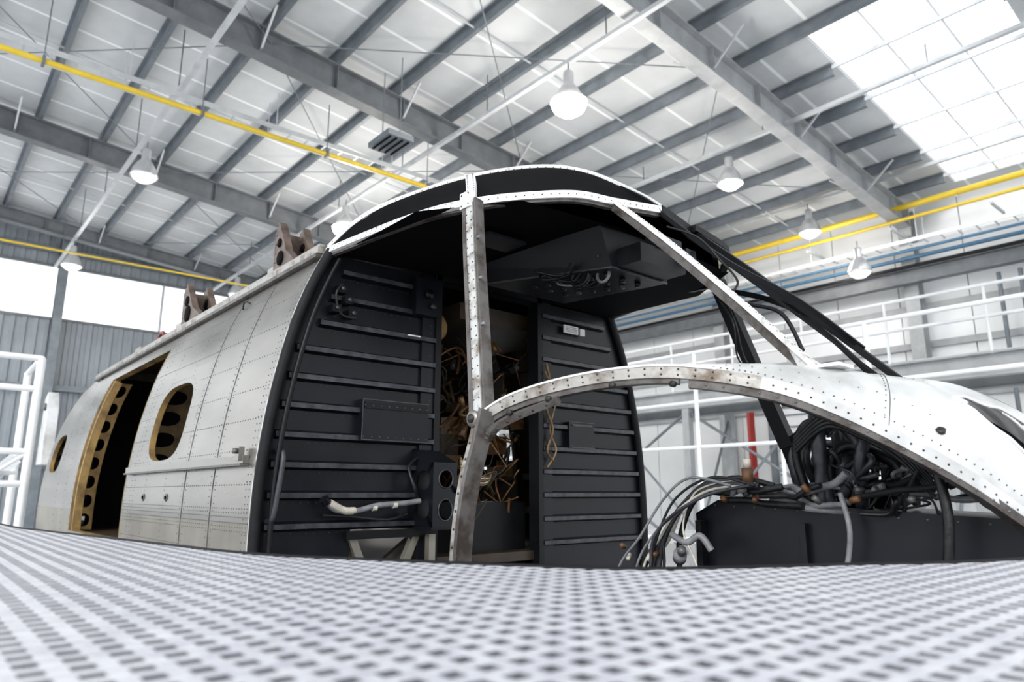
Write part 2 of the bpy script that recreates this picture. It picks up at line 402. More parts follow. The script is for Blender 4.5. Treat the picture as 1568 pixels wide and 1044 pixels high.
b.tube([(-11.5,1.15,FL),(-11.5,1.15,1.6)],.045,'rail',8); b.tube([(-9.5,1.06,1.5),(-11.5,1.15,1.6)],.035,'rail',8); b.tube([(-9.5,1.06,.45),(-11.5,1.15,.5)],.03,'rail',8)
b.obj('access_stair_railing')
b=MB()
b.bb(-13.5,-12.2,3,4.6,FL,.3,'steell'); b.bb(-13.4,-12.18,3.1,3.8,-.9,.2,'rail');b.bb(-13.4,-12.18,3.85,4.5,-.9,.2,'rail')
b.bb(-13.45,-12.25,3.05,4.55,FL,FL+.1,'black')
b.obj('storage_cabinet')

# ================================================================ PLATFORM
EP=[(-7.5,.24),(-3.5,.33),(-2.84,.375),(-2.07,.476),(-1.474,.557),(-1.2,.675),(-.94,.81),(-.755,.942),(-.583,1.254),(-.42,1.6),(-.2,2.6)]
PE=cr([(x,y,-.12) for x,y in EP],6)
def ey(x):
    for a,c in zip(PE,PE[1:]):
        if a.x<=x<=c.x: return a.y+(c.y-a.y)*(x-a.x)/(c.x-a.x+1e-9)
    return 2.6 if x>PE[-1].x else .24
def ex(y):
    for a,c in zip(PE,PE[1:]):
        if a.y<=y<=c.y: return a.x+(c.x-a.x)*(y-a.y)/(c.y-a.y+1e-9)
    return -7.5 if y<.24 else -.2
plat=empty('maintenance_platform',(-1,0,-.12))
b=MB(); pit=.031; hw=.0072; x=-7.5
while x<1.6:
    b.bar(x-hw,x+hw,-1.2,ey(x)-.005,-.150,-.12,'grate','grate_shade'); x+=pit
y=-1.2
while y<2.58:
    b.bar(ex(y)+.005,1.6,y-hw,y+hw,-.151,-.1202,'grate','grate_shade'); y+=pit
b.obj('grating',plat)
b=MB()
b.strap([p+V((0,0,-.038)) for p in PE],.07,.01,'steel')
b.tube([p+V((0,0,-.001)) for p in PE],.0055,'rubber',8)
b.obj('edge_strip',plat)
b=MB()
for x in (-7.2,-6,-4,-2.2,-.4,1.4):
    b.beam((x,-1.2,-.21),(x,ey(x)-.02,-.21),.05,.1,'steell')
    b.beam((x,-1.1,FL),(x,-1.1,-.15),.06,.06,'steell',(1,0,0)); b.beam((x,ey(x)-.06,FL),(x,ey(x)-.06,-.2),.06,.06,'steell',(1,0,0))
b.obj('support_frame',plat)

# ================================================================ HELICOPTER
heli=empty('helicopter_fuselage',(-3,2,0))
HP=[(1.0,-.44),(1.045,-.36),(1.055,-.2),(1.053,0),(1.045,.124),(1.03,.26),(1.006,.408),(.975,.55),(.945,.663),(.895,.80),(.832,.937)]
HC=cr([(h,0,z) for h,z in HP],6)
def H(z):
    if z<=HC[0].z: return HC[0].x
    for a,c in zip(HC,HC[1:]):
        if a.z<=z<=c.z: return a.x+(c.x-a.x)*(z-a.z)/(c.z-a.z+1e-9)
    return .832
def tp(x):
    t=min(max((-7.35-x)/2.05,0),1); t2=min(max((-6.6-x)/2.8,0),1); return 1-.62*t**1.5, 1-.42*t2**1.5
def side(off=0,far=False):
    def f(x,z):
        kw,kz=tp(x); y=2-(H(z)-off)*kw
        if far: y=4-y
        return V((x,y,z*kz))
    return f
def rng(a,c,n): return [a+(c-a)*i/n for i in range(n+1)]
ZL=sorted(set([-.44,-.36,-.25,-.105,.0,.1,.15,.2,.3,.408,.5,.6,.663,.76,.82,.88,.937]))
def sideskin(b,far):
    for off,m in((0,'skin'),(.03,'brown')):
        f=side(off,far)
        def region(xl,zl):
            hi=[z for z in zl if z>=-.105]; lo_=[z for z in zl if z<=-.105]
            if len(hi)>1: b.grid([[f(x,z) for z in hi] for x in xl],m)
            if len(lo_)>1: b.grid([[f(x,z) for z in lo_] for x in xl],m if m!='skin' else 'skinl')
        region(rng(-3.35,-2.5,5),ZL); region(rng(-4.38,-4.15,2),ZL)
        region(rng(-4.15,-3.35,5),[z for z in ZL if z<=.1]); region(rng(-4.15,-3.35,5),[z for z in ZL if z>=.6])
        lp=b.patch(f,-4.15,-3.35,.1,.6,-3.765,.345,.285,.19,3.2,m)
        region(rng(-5.85,-4.38,5),[z for z in ZL if z>=.82]); region(rng(-5.85,-4.38,5),[z for z in ZL if z<=-.25])
        region(rng(-6.6,-5.85,3),ZL); region(rng(-9.4,-7.35,14),ZL)
        region(rng(-7.35,-6.6,4),[z for z in ZL if z<=.15]); region(rng(-7.35,-6.6,4),[z for z in ZL if z>=.5])
        lp2=b.patch(f,-7.35,-6.6,.15,.5,-6.97,.325,.25,.155,3,m)
        if off==0: A=(lp,lp2)
        else:
            for a_,c_ in zip(A,(lp,lp2)): b.grid([a_,c_],'gold')
    f0=side(-.002,far);f1=side(.05,far)
    for x in (-4.38,-5.85):
        zz=rng(-.25,.82,12); b.grid([[f0(x,z) for z in zz],[f1(x,z) for z in zz]],'gold')
    for z in (-.25,.82):
        xx=rng(-5.85,-4.38,6); b.grid([[f0(x,z) for x in xx],[f1(x,z) for x in xx]],'gold')
b=MB(); sideskin(b,False); b.obj('side_skin_port',heli)
b=MB(); sideskin(b,True); b.obj('side_skin_starboard',heli)
b=MB()
for off,m in((0,'skin'),(.03,'brown')):
    rows=[]
    for x in rng(-9.4,-2.5,30):
        kw,kz=tp(x); r=[]
        for k in range(17):
            h=-.832+1.664*k/16; z=.937+.11*(1-(h/.832)**2)-off
            r.append(V((x,2+h*kw,z*kz)))
        rows.append(r)
    b.grid(rows,m)
rows=[]
for x in rng(-9.4,-2.5,20):
    kw,kz=tp(x); rows.append([V((x,2+h*kw,z*kz)) for h,z in((-1.0,-.44),(-.9,-.49),(0,-.52),(.9,-.49),(1.0,-.44))])
b.grid(rows,'skin')
b.bb(-6.6,-2.52,1.05,2.95,-.30,-.26,'brown')
kw,kz=tp(-9.4); zz=rng(-.44,.937,10); b.grid([[V((-9.4,2-H(z)*kw,z*kz)) for z in zz],[V((-9.4,2+H(z)*kw,z*kz)) for z in zz]],'skin',False)
b.obj('roof_and_belly_skin',heli)
b=MB(); f=side(-.004)
b.strap([(x,1.155,.945) for x in rng(-6.7,-2.52,8)],.026,.03,'bronze',(0,0,1))
b.strap([(x,1.172,.965) for x in rng(-6.7,-2.52,8)],.05,.012,'skin',(0,1,0))
b.strap([V((x,1.148,.922)) for x in rng(-6.7,-2.52,8)],.016,.03,'strapd',(0,0,1))
b.strap([f(x,.12)+V((0,-.008,0)) for x in rng(-4.32,-2.58,6)],.028,.022,'skin'); b.strap([f(x,.101)+V((0,-.012,0)) for x in rng(-4.32,-2.58,6)],.008,.03,'rivet')
b.box(f(-2.62,.14)+V((0,-.02,0)),(.04,.02,.05),'skin'); b.cyl(f(-2.62,.15)+V((0,-.03,0)),(0,-1,0),.010,.016,'rivet')
for z in (-.105,-.085): b.strap([f(x,z)+V((0,.003,0)) for x in rng(-4.36,-2.52,8)],.003,.003,'rivet')
for x in (-2.93,-3.30): b.strap([f(x,z)+V((0,.0035,0)) for z in rng(-.3,.93,14)],.0025,.003,'rivet',(1,0,0))
def inwin(x,z): return abs(x+3.765)<.3 and abs(z-.345)<.21
def rivline_x(z,x0,x1,gap=.026,r=.0028):
    n=int((x1-x0)/gap)
    for k in range(n+1):
        x=x0+(x1-x0)*k/n
        if inwin(x,z): continue
        b.rivet(f(x,z)+V((0,.004,0)),(0,-1,.15),r,'rivet')
def rivline_z(x,z0,z1,gap=.026,r=.0028):
    n=int((z1-z0)/gap)
    for k in range(n+1):
        z=z0+(z1-z0)*k/n
        if inwin(x,z): continue
        b.rivet(f(x,z)+V((0,.004,0)),(0,-1,.15),r,'rivet')
for z in (-.28,-.21,-.135,-.12,-.07,-.055,.03,.155,.27,.39,.52,.64,.76,.83,.90): rivline_x(z,-4.34,-2.54)
for x in (-2.54,-2.57,-2.90,-2.96,-3.27,-3.33,-3.6,-3.95,-4.17,-4.23,-4.34): rivline_z(x,-.3,.9)
for x in (-5.9,-6.2,-6.55,-7.4,-7.7,-8.2): rivline_z(x,-.3,.9,.045,.004)
for k in range(44):
    a=2*math.pi*k/44; c_,s_=math.cos(a),math.sin(a); q=(abs(c_/.31)**3.2+abs(s_/.215)**3.2)**(-1/3.2); b.rivet(f(-3.765+c_*q,.345+s_*q)+V((0,.004,0)),(0,-1,.1),.0026,'rivet')
for (x,z) in((-3.95,-.02),(-3.55,-.02)):
    b.cyl(f(x,z)+V((0,.004,0)),(0,-1,0),.018,.003,'rivet',14); b.cyl(f(x,z),(0,-1,0),.009,.004,'blackf',14)
b.tube(cr([f(-3.25,.84),f(-3.22,.87)+V((0,-.02,0)),f(-3.19,.86)],4),.004,'rivetd',6)
b.obj('skin_rivets_and_tracks',heli)
b=MB()
def holeplate(b,x,w,z0,z1,n,m,pw=2.2,rr=.34):
    hz=(z1-z0)/n
    for k in range(n):
        za=z0+k*hz
        for dx in (0,.006):
            g=lambda u,ww,dx=dx:V((x+dx,2-H(ww)+.032+u,ww))
            b.patch(g,0,w,za,za+hz,w/2,za+hz/2,w*rr,hz*rr,pw,m,2,20)
holeplate(b,-4.36,.20,-.25,.84,9,'gold')
holeplate(b,-5.87,.11,-.25,.80,8,'gold')
holeplate(b,-7.38,.20,.0,.60,5,'gold')
b.strap([V((-5.80,2-H(z)+.035,z)) for z in rng(-.25,.80,12)],.03,.05,'gold',(1,0,0))
for x in (-3.0,-3.4,-4.36,-4.9,-5.4,-6.4):
    pts=[V((x,2+(H(z)-.08),z)) for z in rng(-.3,.9,10)]
    b.strap(pts,.07,.03,'rust' if int(x*10)%2 else 'brown',(0,1,0))
    b.strap([V((x,2+h,.94)) for h in rng(-.7,.7,6)],.06,.03,'brown',(0,0,1))
for z in (-.1,.1,.55,.75): b.strap([V((x,2+H(z)-.07,z)) for x in rng(-4.3,-2.6,4)],.04,.03,'brown')
b.bb(-6.5,-6.46,1.15,2.85,-.4,.93,'blackf'); b.bb(-4.9,-4.4,1.35,2.0,-.3,.5,'blackf')
b.obj('cabin_frames',heli)
# ---------- bulkhead
b=MB(); XB=-2.5
def bh(y,z,x=XB): return V((x,y,z))
def Hy(z): return H(z)-.012
zz=rng(-.42,.93,26)
for m_ in (0,1):
    for x,mm in((XB,'panel'),(XB-.02,'brown')):
        rows=[]
        for z in zz:
            ya=2-Hy(z); rows.append([bh((ya*(1-t)+1.70*t) if not m_ else 4-(ya*(1-t)+1.70*t),z,x) for t in (0,.5,1)])
        b.grid(rows,mm,False,skip=(lambda i,j,zz=zz: (not m_) and j>=1 and -.34<zz[i]<-.16))
    ye=1.70 if not m_ else 2.30
    b.bb(XB-.05,XB+.02,ye-.015,ye+.015,-.42,.95,'black')
    z=-.225
    while z<.90:
        ya=2-Hy(z)+.03+(.06 if z>.6 else 0); y0,y1=(ya,1.685)
        if m_: y0,y1=4-y1,4-y0
        if z>-.2 or m_:
            vs=[bh(y0,z-.018,XB),bh(y1,z-.018,XB),bh(y1,z-.009,XB+.024),bh(y0+.0,z-.009,XB+.024),bh(y0,z+.009,XB+.024),bh(y1,z+.009,XB+.024),bh(y0,z+.018,XB),bh(y1,z+.018,XB)]
            b.add(vs,[(0,1,2,3),(0,3,4,6),(1,7,5,2)],'panel'); b.add(vs,[(4,5,7,6)],'panel'); b.add(vs,[(3,2,5,4)],'panele')
            n=int((y1-y0)/.03)
            for k in range(n):
                b.rivet(bh(y0+.015+k*.03,z-.026),(1,0,0),.0025,'panele'); 
        z+=.1085
    b.bb(XB,XB+.012,*( (1.62,1.685) if not m_ else (2.315,2.38)),-.4,.93,'panel')
    for k in range(40): b.rivet(bh(1.665 if not m_ else 2.335,-.38+.033*k,XB+.012),(1,0,0),.0025,'panele')
b.add([bh(1.68,.90),bh(2.32,.90),bh(2.6,1.05),bh(2.0,1.2),bh(1.4,1.05)],[(0,1,2,3,4)],'blackf')
b.bb(XB-.04,XB+.02,1.68,2.32,.92,.97,'black')
b.bb(XB+.0,XB+.04,1.335,1.645,.205,.36,'panel'); b.bb(XB+.04,XB+.045,1.345,1.635,.325,.35,'black')
for k in range(9): b.rivet((XB+.041,1.345+k*.036,.215),(1,0,0),.0025,'rivet'); b.rivet((XB+.046,1.345+k*.036,.337),(1,0,0),.0025,'rivet')
b.strap([(XB+.041,1.337,.203),(XB+.041,1.643,.203)],.004,.004,'panele'); b.strap([(XB+.041,1.337,.36),(XB+.041,1.643,.36)],.004,.004,'panele'); b.strap([(XB+.041,1.337,.203),(XB+.041,1.337,.36)],.004,.004,'panele',(1,0,0))
b.bb(XB+.0,XB+.03,2.48,2.66,.22,.345,'panel'); b.bb(XB+.03,XB+.034,2.50,2.64,.325,.335,'panele')
b.strap([(XB+.031,2.48,.345),(XB+.031,2.66,.345)],.004,.004,'panele'); b.strap([(XB+.031,2.48,.22),(XB+.031,2.66,.22)],.004,.004,'panele')
for yy in (2.50,2.64):
    for z_ in(.23,.335): b.rivet((XB+.031,yy,z_),(1,0,0),.004,'rivet')
b.bb(XB+.02,XB+.028,2.46,2.56,.795,.835,'label'); b.bb(XB+.02,XB+.028,2.575,2.61,.795,.83,'label')
for k in range(4): b.bb(XB+.028,XB+.029,2.47,2.55,.802+k*.008,.804+k*.008,'black')
b.bb(XB+.02,XB+.03,1.54,1.60,.645,.650,'label')
b.bb(XB,XB+.05,1.56,1.68,.74,.90,'panel'); b.cyl((XB+.05,1.62,.83),(1,0,0),.02,.02,'black'); b.cyl((XB+.05,1.64,.78),(1,0,0),.012,.02,'panele')
for (y,z) in((1.22,.78),(1.25,.74),(1.20,.70),(1.27,.69)):
    b.box((XB+.03,y,z),(.05,.035,.03),'black'); b.cyl((XB+.05,y,z),(1,0,0),.008,.015,'panele',10)
b.tube(cr([(XB+.05,1.22,.80),(XB+.06,1.19,.75),(XB+.05,1.22,.68),(XB+.06,1.28,.67)],5),.006,'hose',6)
for y in (1.60,1.715):
    g=lambda u,w,y=y:V((u,y,w))
    b.patch(g,XB,XB+.15,-.13,.0,XB+.08,-.06,.045,.04,2.2,'panel',2,24); b.patch(g,XB,XB+.15,.0,.12,XB+.08,.05,.045,.038,2.2,'panel',2,24)
g=lambda u,w:V((XB+.15,u,w))
b.patch(g,1.60,1.715,-.13,.0,1.66,-.065,.035,.042,2.2,'panel',2,24); b.patch(g,1.60,1.715,.0,.12,1.66,.055,.032,.036,2.2,'panel',2,24)
for cz,rz in((-.065,.042),(.055,.036)): b.tube([V((XB+.151,1.66+.034*math.cos(a),cz+rz*math.sin(a))) for a in rng(0,2*math.pi,24)[:-1]],.003,'panele',6,True)
b.add([(XB,1.6,.18),(XB,1.715,.18),(XB+.15,1.715,.12),(XB+.15,1.6,.12)],[(0,1,2,3)],'panel')
b.add([(XB,1.6,.18),(XB,1.6,.12),(XB+.15,1.6,.12)],[(0,1,2)],'panel'); b.add([(XB,1.715,.18),(XB,1.715,.12),(XB+.15,1.715,.12)],[(0,1,2)],'panel')
b.bb(XB,XB+.15,1.595,1.72,-.14,-.13,'black')
b.tube(cr([(XB,1.02,.15),(XB+.05,1.025,.14),(XB+.06,1.02,.08),(XB+.06,1.005,-.05),(XB+.05,1.0,-.09),(XB,1.0,-.10)],6),.010,'panele',10)
b.obj('cockpit_bulkhead',heli)
b=MB()
b.tube([V((XB+.015,2-H(z)+.012,z)) for z in rng(-.42,.937,22)],.02,'rubber',10)
b.tube([V((XB+.015,2+H(z)-.012,z)) for z in rng(-.42,.937,22)],.02,'rubber',10)
b.tube([V((XB+.045,2-H(z)+.055,z)) for z in rng(-.38,.90,22)],.010,'black',10)
b.tube([V((XB-.0,2-H(z)+.0,z)) for z in rng(-.42,.937,22)],.007,'strap',8)
b.obj('bulkhead_seal',heli)
b=MB()
b.tube(cr([(XB+.06,1.20,-.03),(XB+.05,1.24,-.06),(XB+.05,1.32,-.065),(XB+.05,1.42,-.045),(XB+.05,1.52,-.04),(XB+.06,1.60,-.03)],6),.011,'hoseg',10)
b.tube(cr([(XB+.06,1.185,-.02),(XB+.055,1.20,-.035)],2),.018,'black',10)
for k in range(3): b.tube([(XB+.05,1.30+.09*k,-.064+.009*k),(XB+.05,1.318+.09*k,-.063+.009*k)],.0125,'hosew',10)
b.tube(cr([(XB+.06,1.21,-.035),(XB+.05,1.27,-.062),(XB+.05,1.31,-.064)],5),.014,'hosew',10)
b.tube(cr([(XB+.05,1.60,-.02),(XB+.08,1.56,.02),(XB+.05,1.55,.10),(XB+.03,1.60,.14)],6),.007,'hose',8)
b.tube(cr([(XB+.03,1.56,-.08),(XB+.06,1.45,-.10),(XB+.04,1.3,-.085),(XB+.03,1.2,-.08)],6),.006,'hose',8)
b.obj('bulkhead_duct_hose',heli)
b=MB()
for k in range(110):
    x=random.uniform(-3.3,-2.58); y=random.uniform(1.85,2.35); z=random.uniform(-.05,.75)
    p=[V((x,y,z))]
    for j in range(4): p.append(p[-1]+V((random.uniform(-.08,.06),random.uniform(-.09,.09),random.uniform(-.12,.10))))
    p=[V((min(q.x,-2.54),min(max(q.y,1.8),2.42),q.z)) for q in p]
    b.tube(cr(p,5),random.choice((.0025,.003,.004,.006,.008)),random.choice(('hose','rust','copper','brown','copper','rust','brown','hose')),6)
for k in range(5):
    z0=.0+.012*k
    b.tube(cr([(-2.62,1.93,.11+z0),(-2.60,1.97,.06+z0*.6),(-2.58,2.02,.035+z0*.8),(-2.6,2.08,.05+z0*.5),(-2.62,2.11,.09)],6),.0035,'hosew' if k%2 else 'gold',6)
b.tube(cr([(-2.47,2.33,.62),(-2.46,2.35,.5),(-2.47,2.33,.4),(-2.46,2.36,.3),(-2.47,2.33,.2),(-2.46,2.36,.15)],6),.006,'copper',6)
b.tube(cr([(-2.47,2.32,.58),(-2.46,2.38,.45),(-2.47,2.35,.3),(-2.46,2.38,.2),(-2.47,2.33,.12)],6),.004,'gold',6)
for k in range(18): b.box((random.uniform(-3.3,-2.7),random.uniform(2.0,2.45),random.uniform(.1,.9)),(.08,random.uniform(.05,.14),random.uniform(.03,.12)),random.choice(('copper','rust','brown','blackf','brown')))
for k in range(14): b.cyl((random.uniform(-3.1,-2.6),random.uniform(1.9,2.4),random.uniform(.0,.7)),(random.uniform(-1,1),random.uniform(-1,1),1),.014,.05,random.choice(('copper','rivet','rivet','rust')),10)
b.bb(-2.9,-2.62,1.90,2.32,-.42,-.04,'black'); b.bb(-3.5,-3.4,2.2,2.6,-.3,.95,'brown')
b.cyl((-2.75,1.78,.75),(1,0,0),.07,.12,'gold',18)
b.bb(-3.4,-2.6,1.9,2.6,.80,.88,'brown')
b.obj('cabin_wiring',heli)
b=MB()
for p,q in(((-2.5,1.33,-.16),(-2.5,1.45,-.42)),((-2.5,1.62,-.16),(-2.5,1.5,-.42)),((-2.6,1.33,-.42),(-2.6,1.7,-.16)),((-2.45,1.66,-.16),(-2.45,1.66,-.42))):
    b.beam(p,q,.03,.03,'skinl',(1,0,0))
b.beam((-2.55,1.36,-.16),(-2.55,1.36,-.42),.03,.03,'gold',(1,0,0))
b.bb(-2.52,-2.47,1.3,1.7,-.17,-.14,'black')
b.bb(-2.5,-.75,1.25,2.75,-.47,-.43,'black')
b.obj('subfloor_structure',heli)

# ---------- cockpit frame
Lp=[(-2.5,1.168,.937),(-2.12,1.235,.95),(-1.9,1.27,.945),(-1.73,1.30,.928),(-1.65,1.42,.955),(-1.55,1.60,.982),(-1.524,1.77,.995),(-1.50,2.0,1.02)]
Up=[(-2.5,1.175,.955),(-2.4,1.24,1.05),(-2.3,1.345,1.132),(-2.2,1.63,1.285),(-2.05,1.88,1.355),(-1.85,1.97,1.29),(-1.62,2.0,1.13),(-1.50,2.0,1.03)]
L=cr(Lp,6);U=cr(Up,6)
b=MB()
for mm in (0,1):
    A,B=(L,U) if not mm else (mir(L),mir(U))
    rows=[]
    for p,q in zip(A,B):
        r=[]
        for t in rng(0,1,6):
            w=p.lerp(q,t); bul=math.sin(math.pi*t)*.015*min((q-p).length*3,1); w=w+V((0,bul if not mm else -bul,-bul*.3)); r.append(w)
        rows.append(r)
    b.grid(rows,'blackf')
    rows=[]
    for q in B:
        c=V((q.x,2.0,max(q.z+.02,1.2) if q.x<-2.0 else q.z+.005)); rows.append([q.lerp(c,t) for t in rng(0,1,4)])
    b.grid(rows,'black')
rows=[[V((x,2+s_*(.80-.28*max(0,(x+1.9)/.4) if x>-1.9 else .80),.925+.03*(1-abs(s_)))) for s_ in rng(-1,1,8)] for x in (-2.49,-2.2,-1.9,-1.75,-1.6)]
b.grid(rows,'blackf')
b.obj('canopy_roof_shell',heli)
b=MB()
def S(pts,w,t,m,wd,side_=0,off=(),gap=.03,r=.004,rm='rivetd',bb_=None):
    b_=bb_ or b
    fr=b_.strap(pts,w,t,m,wd)
    if side_:
        for sd in ((side_,) if side_!=2 else (1,-1)): b_.straprivets(fr,off,gap,sd,r,rm,t)
    return fr
S(cr(Lp[:4],8),.028,.014,'crest',(0,.3,1),2,(-.008,.008),.028,.0024)
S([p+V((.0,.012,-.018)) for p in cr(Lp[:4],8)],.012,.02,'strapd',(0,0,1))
S(cr(Lp[3:],8),.026,.014,'crest',(0,.1,1),2,(0,),.03,.0028)
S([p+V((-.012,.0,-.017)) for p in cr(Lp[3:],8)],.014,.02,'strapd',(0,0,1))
S(mir(cr(Lp[:4],8)),.034,.02,'black',(0,0,1)); S(mir(cr(Lp[3:],8)),.034,.02,'black',(0,0,1))
cu=cr(Up,8)
S(cu[:25],.018,.012,'crest',(0,.2,1),2,(0,),.03,.0024)
S(cu[24:],.022,.012,'crest',(.2,-.2,1),2,(0,),.035,.0026)
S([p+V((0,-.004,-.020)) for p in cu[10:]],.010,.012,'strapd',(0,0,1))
S(mir(cu),.03,.012,'black',(0,1,.3))
post=cr([(-1.515,1.18,.19),(-1.60,1.228,.48),(-1.67,1.265,.72),(-1.73,1.30,.935)],8)
S(post,.036,.02,'strap',(1,0,0),2,(-.011,.011),.033,.003)
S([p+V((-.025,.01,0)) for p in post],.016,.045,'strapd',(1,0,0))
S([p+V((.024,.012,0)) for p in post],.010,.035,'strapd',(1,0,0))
S(cr([(-1.73,1.30,.93),(-1.82,1.37,1.03),(-1.96,1.47,1.15),(-2.035,1.525,1.20)],6),.036,.012,'crest',(1,.3,0),2,(-.011,.011),.03,.003)
b.box((-1.735,1.29,.935),(.055,.02,.055),'crest'); 
for dx in (-.018,.018):
    for dz in (-.018,.018): b.rivet((-1.735+dx,1.279,.935+dz),(0,-1,0),.0035,'rivetd')
for p in (post[8],post[13],post[18]): b.cyl(p+V((.028,0,0)),(1,-.3,0),.005,.014,'hoseg',8)
S(mir(post),.06,.045,'black',(1,0,0))
S(mir(cr([(-1.515,1.18,.19),(-1.5,1.13,.0),(-1.53,1.12,-.4)],6)),.05,.04,'black',(1,0,0))
for k in range(2):
    b.tube(cr([V((-1.70+.03*k,2.66,.84)),V((-1.6,2.6+.02*k,.7)),V((-1.62+.03*k,2.66,.55)),V((-1.5,2.7,.45-.03*k))],6),.004,'hose',6)
lp=cr([(-1.50,1.175,.215),(-1.50,1.15,.12),(-1.508,1.13,.03),(-1.525,1.12,-.12),(-1.54,1.115,-.42)],8)
S(lp,.040,.02,'bronze',(1,0,0),2,(-.011,),.045,.0045)
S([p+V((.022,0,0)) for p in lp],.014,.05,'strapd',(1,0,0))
Sp=[(-1.515,1.18,.195),(-1.43,1.21,.238),(-1.30,1.26,.27),(-1.142,1.33,.288),(-1.0,1.40,.282),(-.838,1.5,.243),(-.72,1.59,.18),(-.612,1.68,.10),(-.53,1.76,.025),(-.47,1.86,-.05),(-.44,2.0,-.08)]
sill=cr(Sp,8)
S(sill[:8*5],.030,.018,'bronze',(0,0,1),2,(-.007,.007),.04,.0030)
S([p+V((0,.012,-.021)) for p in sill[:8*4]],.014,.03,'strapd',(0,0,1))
S([p+V((0,.004,.0155)) for p in sill[:8*4+4]],.005,.03,'crest',(0,0,1))
S(sill[8*5-1:],.028,.014,'white',(0,0,1),2,(0,),.028,.0028)
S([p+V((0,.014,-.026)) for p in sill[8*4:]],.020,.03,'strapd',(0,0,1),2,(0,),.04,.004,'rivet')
S(mir(sill),.045,.02,'black',(0,0,1))
gs=cr([(-1.51,1.165,.07),(-1.485,1.168,.13),(-1.44,1.185,.175),(-1.37,1.215,.205),(-1.28,1.25,.232)],6)
S(gs,.018,.02,'strapd',(.5,0,.5),2,(0,),.04,.004,'rivetd')
b.cyl((-1.505,1.155,.195),(0,-1,0),.022,.012,'bronze',18); b.cyl((-1.505,1.143,.195),(0,-1,0),.012,.006,'rivetd',14)
for q in ((-1.40,1.20,.205),(-1.30,1.245,.235),(-1.15,1.32,.26),(-1.02,1.39,.255)):
    b.cyl(V(q)+V((0,-.008,0)),(0,-1,0),.008,.01,'rivetd',12)
nearp=cr([(-1.524,1.77,1.0),(-1.30,1.755,.79),(-1.05,1.73,.54),(-.88,1.705,.365),(-.80,1.69,.285)],8)
fr=S(nearp,.024,.012,'crest',(0,1,0),2,(-.006,.006),.03,.0026)
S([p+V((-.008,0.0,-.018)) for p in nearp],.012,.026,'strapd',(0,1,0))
S(mir(nearp),.024,.020,'black',(0,1,0))
S([p+V((-.02,-.045,-.01)) for p in mir(nearp)],.008,.008,'black',(0,1,0))
S(cr([(-1.73,2.70,.90),(-1.45,2.58,.78),(-1.09,2.30,.58)],6),.022,.022,'black',(0,1,0))
S(cr([(-1.60,2.55,.93),(-1.50,2.42,.96),(-1.50,2.2,1.0)],5),.024,.024,'black',(0,0,1))
# centre windscreen divider rib and far quarter rib
S(cr([(-1.50,2.0,1.01),(-1.28,2.06,.78),(-1.09,2.16,.62),(-.95,2.29,.45)],6),.016,.016,'black',(0,1,0))
S(cr([(-1.55,2.40,.97),(-1.25,2.52,.66),(-1.0,2.48,.38),(-.90,2.44,.27)],6),.018,.018,'black',(0,1,0))
b.tube(cr([(-1.50,1.80,.96),(-1.35,1.83,.80),(-1.25,1.84,.70),(-1.10,1.83,.56),(-.98,1.84,.50),(-.92,1.83,.38)],6),.006,'black',8)
b.tube(cr([(-1.40,1.90,.90),(-1.30,1.93,.84),(-1.25,1.97,.76),(-1.18,1.96,.66),(-1.2,1.9,.6)],6),.004,'hose',6)
b.box((-.80,1.69,.300),(.11,.08,.008),'crest'); 
for dx in(-.04,.04):
    for dy in(-.025,.025): b.rivet((-.80+dx,1.69+dy,.304),(0,0,1),.004,'rivetd')
b.add([(-.86,1.69,.30),(-.79,1.69,.30),(-.90,1.70,.38)],[(0,1,2)],'strap')
b.obj('cockpit_frame',heli)

# ---------- nose deck
NS=14
S2=cr([(-1.0,1.40,.300),(-.92,1.445,.283),(-.838,1.5,.256),(-.72,1.59,.19),(-.612,1.68,.11),(-.53,1.76,.035),(-.47,1.86,-.035),(-.44,2.0,-.065)],NS)
I2=cr([(-.99,1.41,.302),(-.90,1.52,.302),(-.84,1.64,.302),(-.80,1.85,.306),(-.74,1.95,.30),(-.60,2.0,.262),(-.46,2.0,.16),(-.40,2.0,.0)],NS)
def nose(i,t,mm):
    p=S2[i].lerp(I2[i],t); d=(S2[i]-I2[i]).length
    o=V((.55,-.45,.75))*math.sin(math.pi*t)*d*(.13+.012*math.sin(i*.55+t*9)*math.sin(i*.23)); p=p+o
    return V((p.x,4-p.y,p.z)) if mm else p
b=MB(); n=len(S2); NT=36; HI=80; HT=.60
def holer(a):
    c_,s_=math.cos(a),math.sin(a)
    r=(abs(c_)**2.0+abs(s_)**2.0)**(-.5)
    w=1.0+.08*math.sin(5*a+.6)+.05*math.sin(11*a)
    return r*w
for mm in (0,1):
    rows=[[nose(i,t,mm) for t in rng(0,1,NT)] for i in range(n)]
    def hole(i,j):
        u=(i+.5-HI)/13.0; v=((j+.5)/NT-HT)/(.10+.12*min(max((i-HI+13)/18,0),1))
        a=math.atan2(v,u); return math.hypot(u,v)<holer(a)
    b.grid(rows,'white',True,hole)
    rim=[]
    for k in range(60):
        a=2*math.pi*k/60; r=holer(a)*1.02; u=r*math.cos(a); ii=min(max(HI+13.0*u,0),n-2); jj=HT+r*math.sin(a)*(.10+.12*min(max((ii-HI+13)/18,0),1))
        i0=int(ii); fr_=ii-i0; rim.append(nose(i0,jj,mm).lerp(nose(min(i0+1,n-1),jj,mm),fr_))
    b.tube(rim,.0045,'white',8,True)
for k in range(10,n-10,2):
    b.rivet(nose(k,.08,0),(0,-.6,.8),.0026,'rivetd')
    if k<64: b.rivet(nose(k,.93,0),(0,-.2,1),.0026,'rivetd')
    if k%4==0 and k<64: b.rivet(nose(k,.30,0),(.1,-.5,.8),.0023,'rivet')
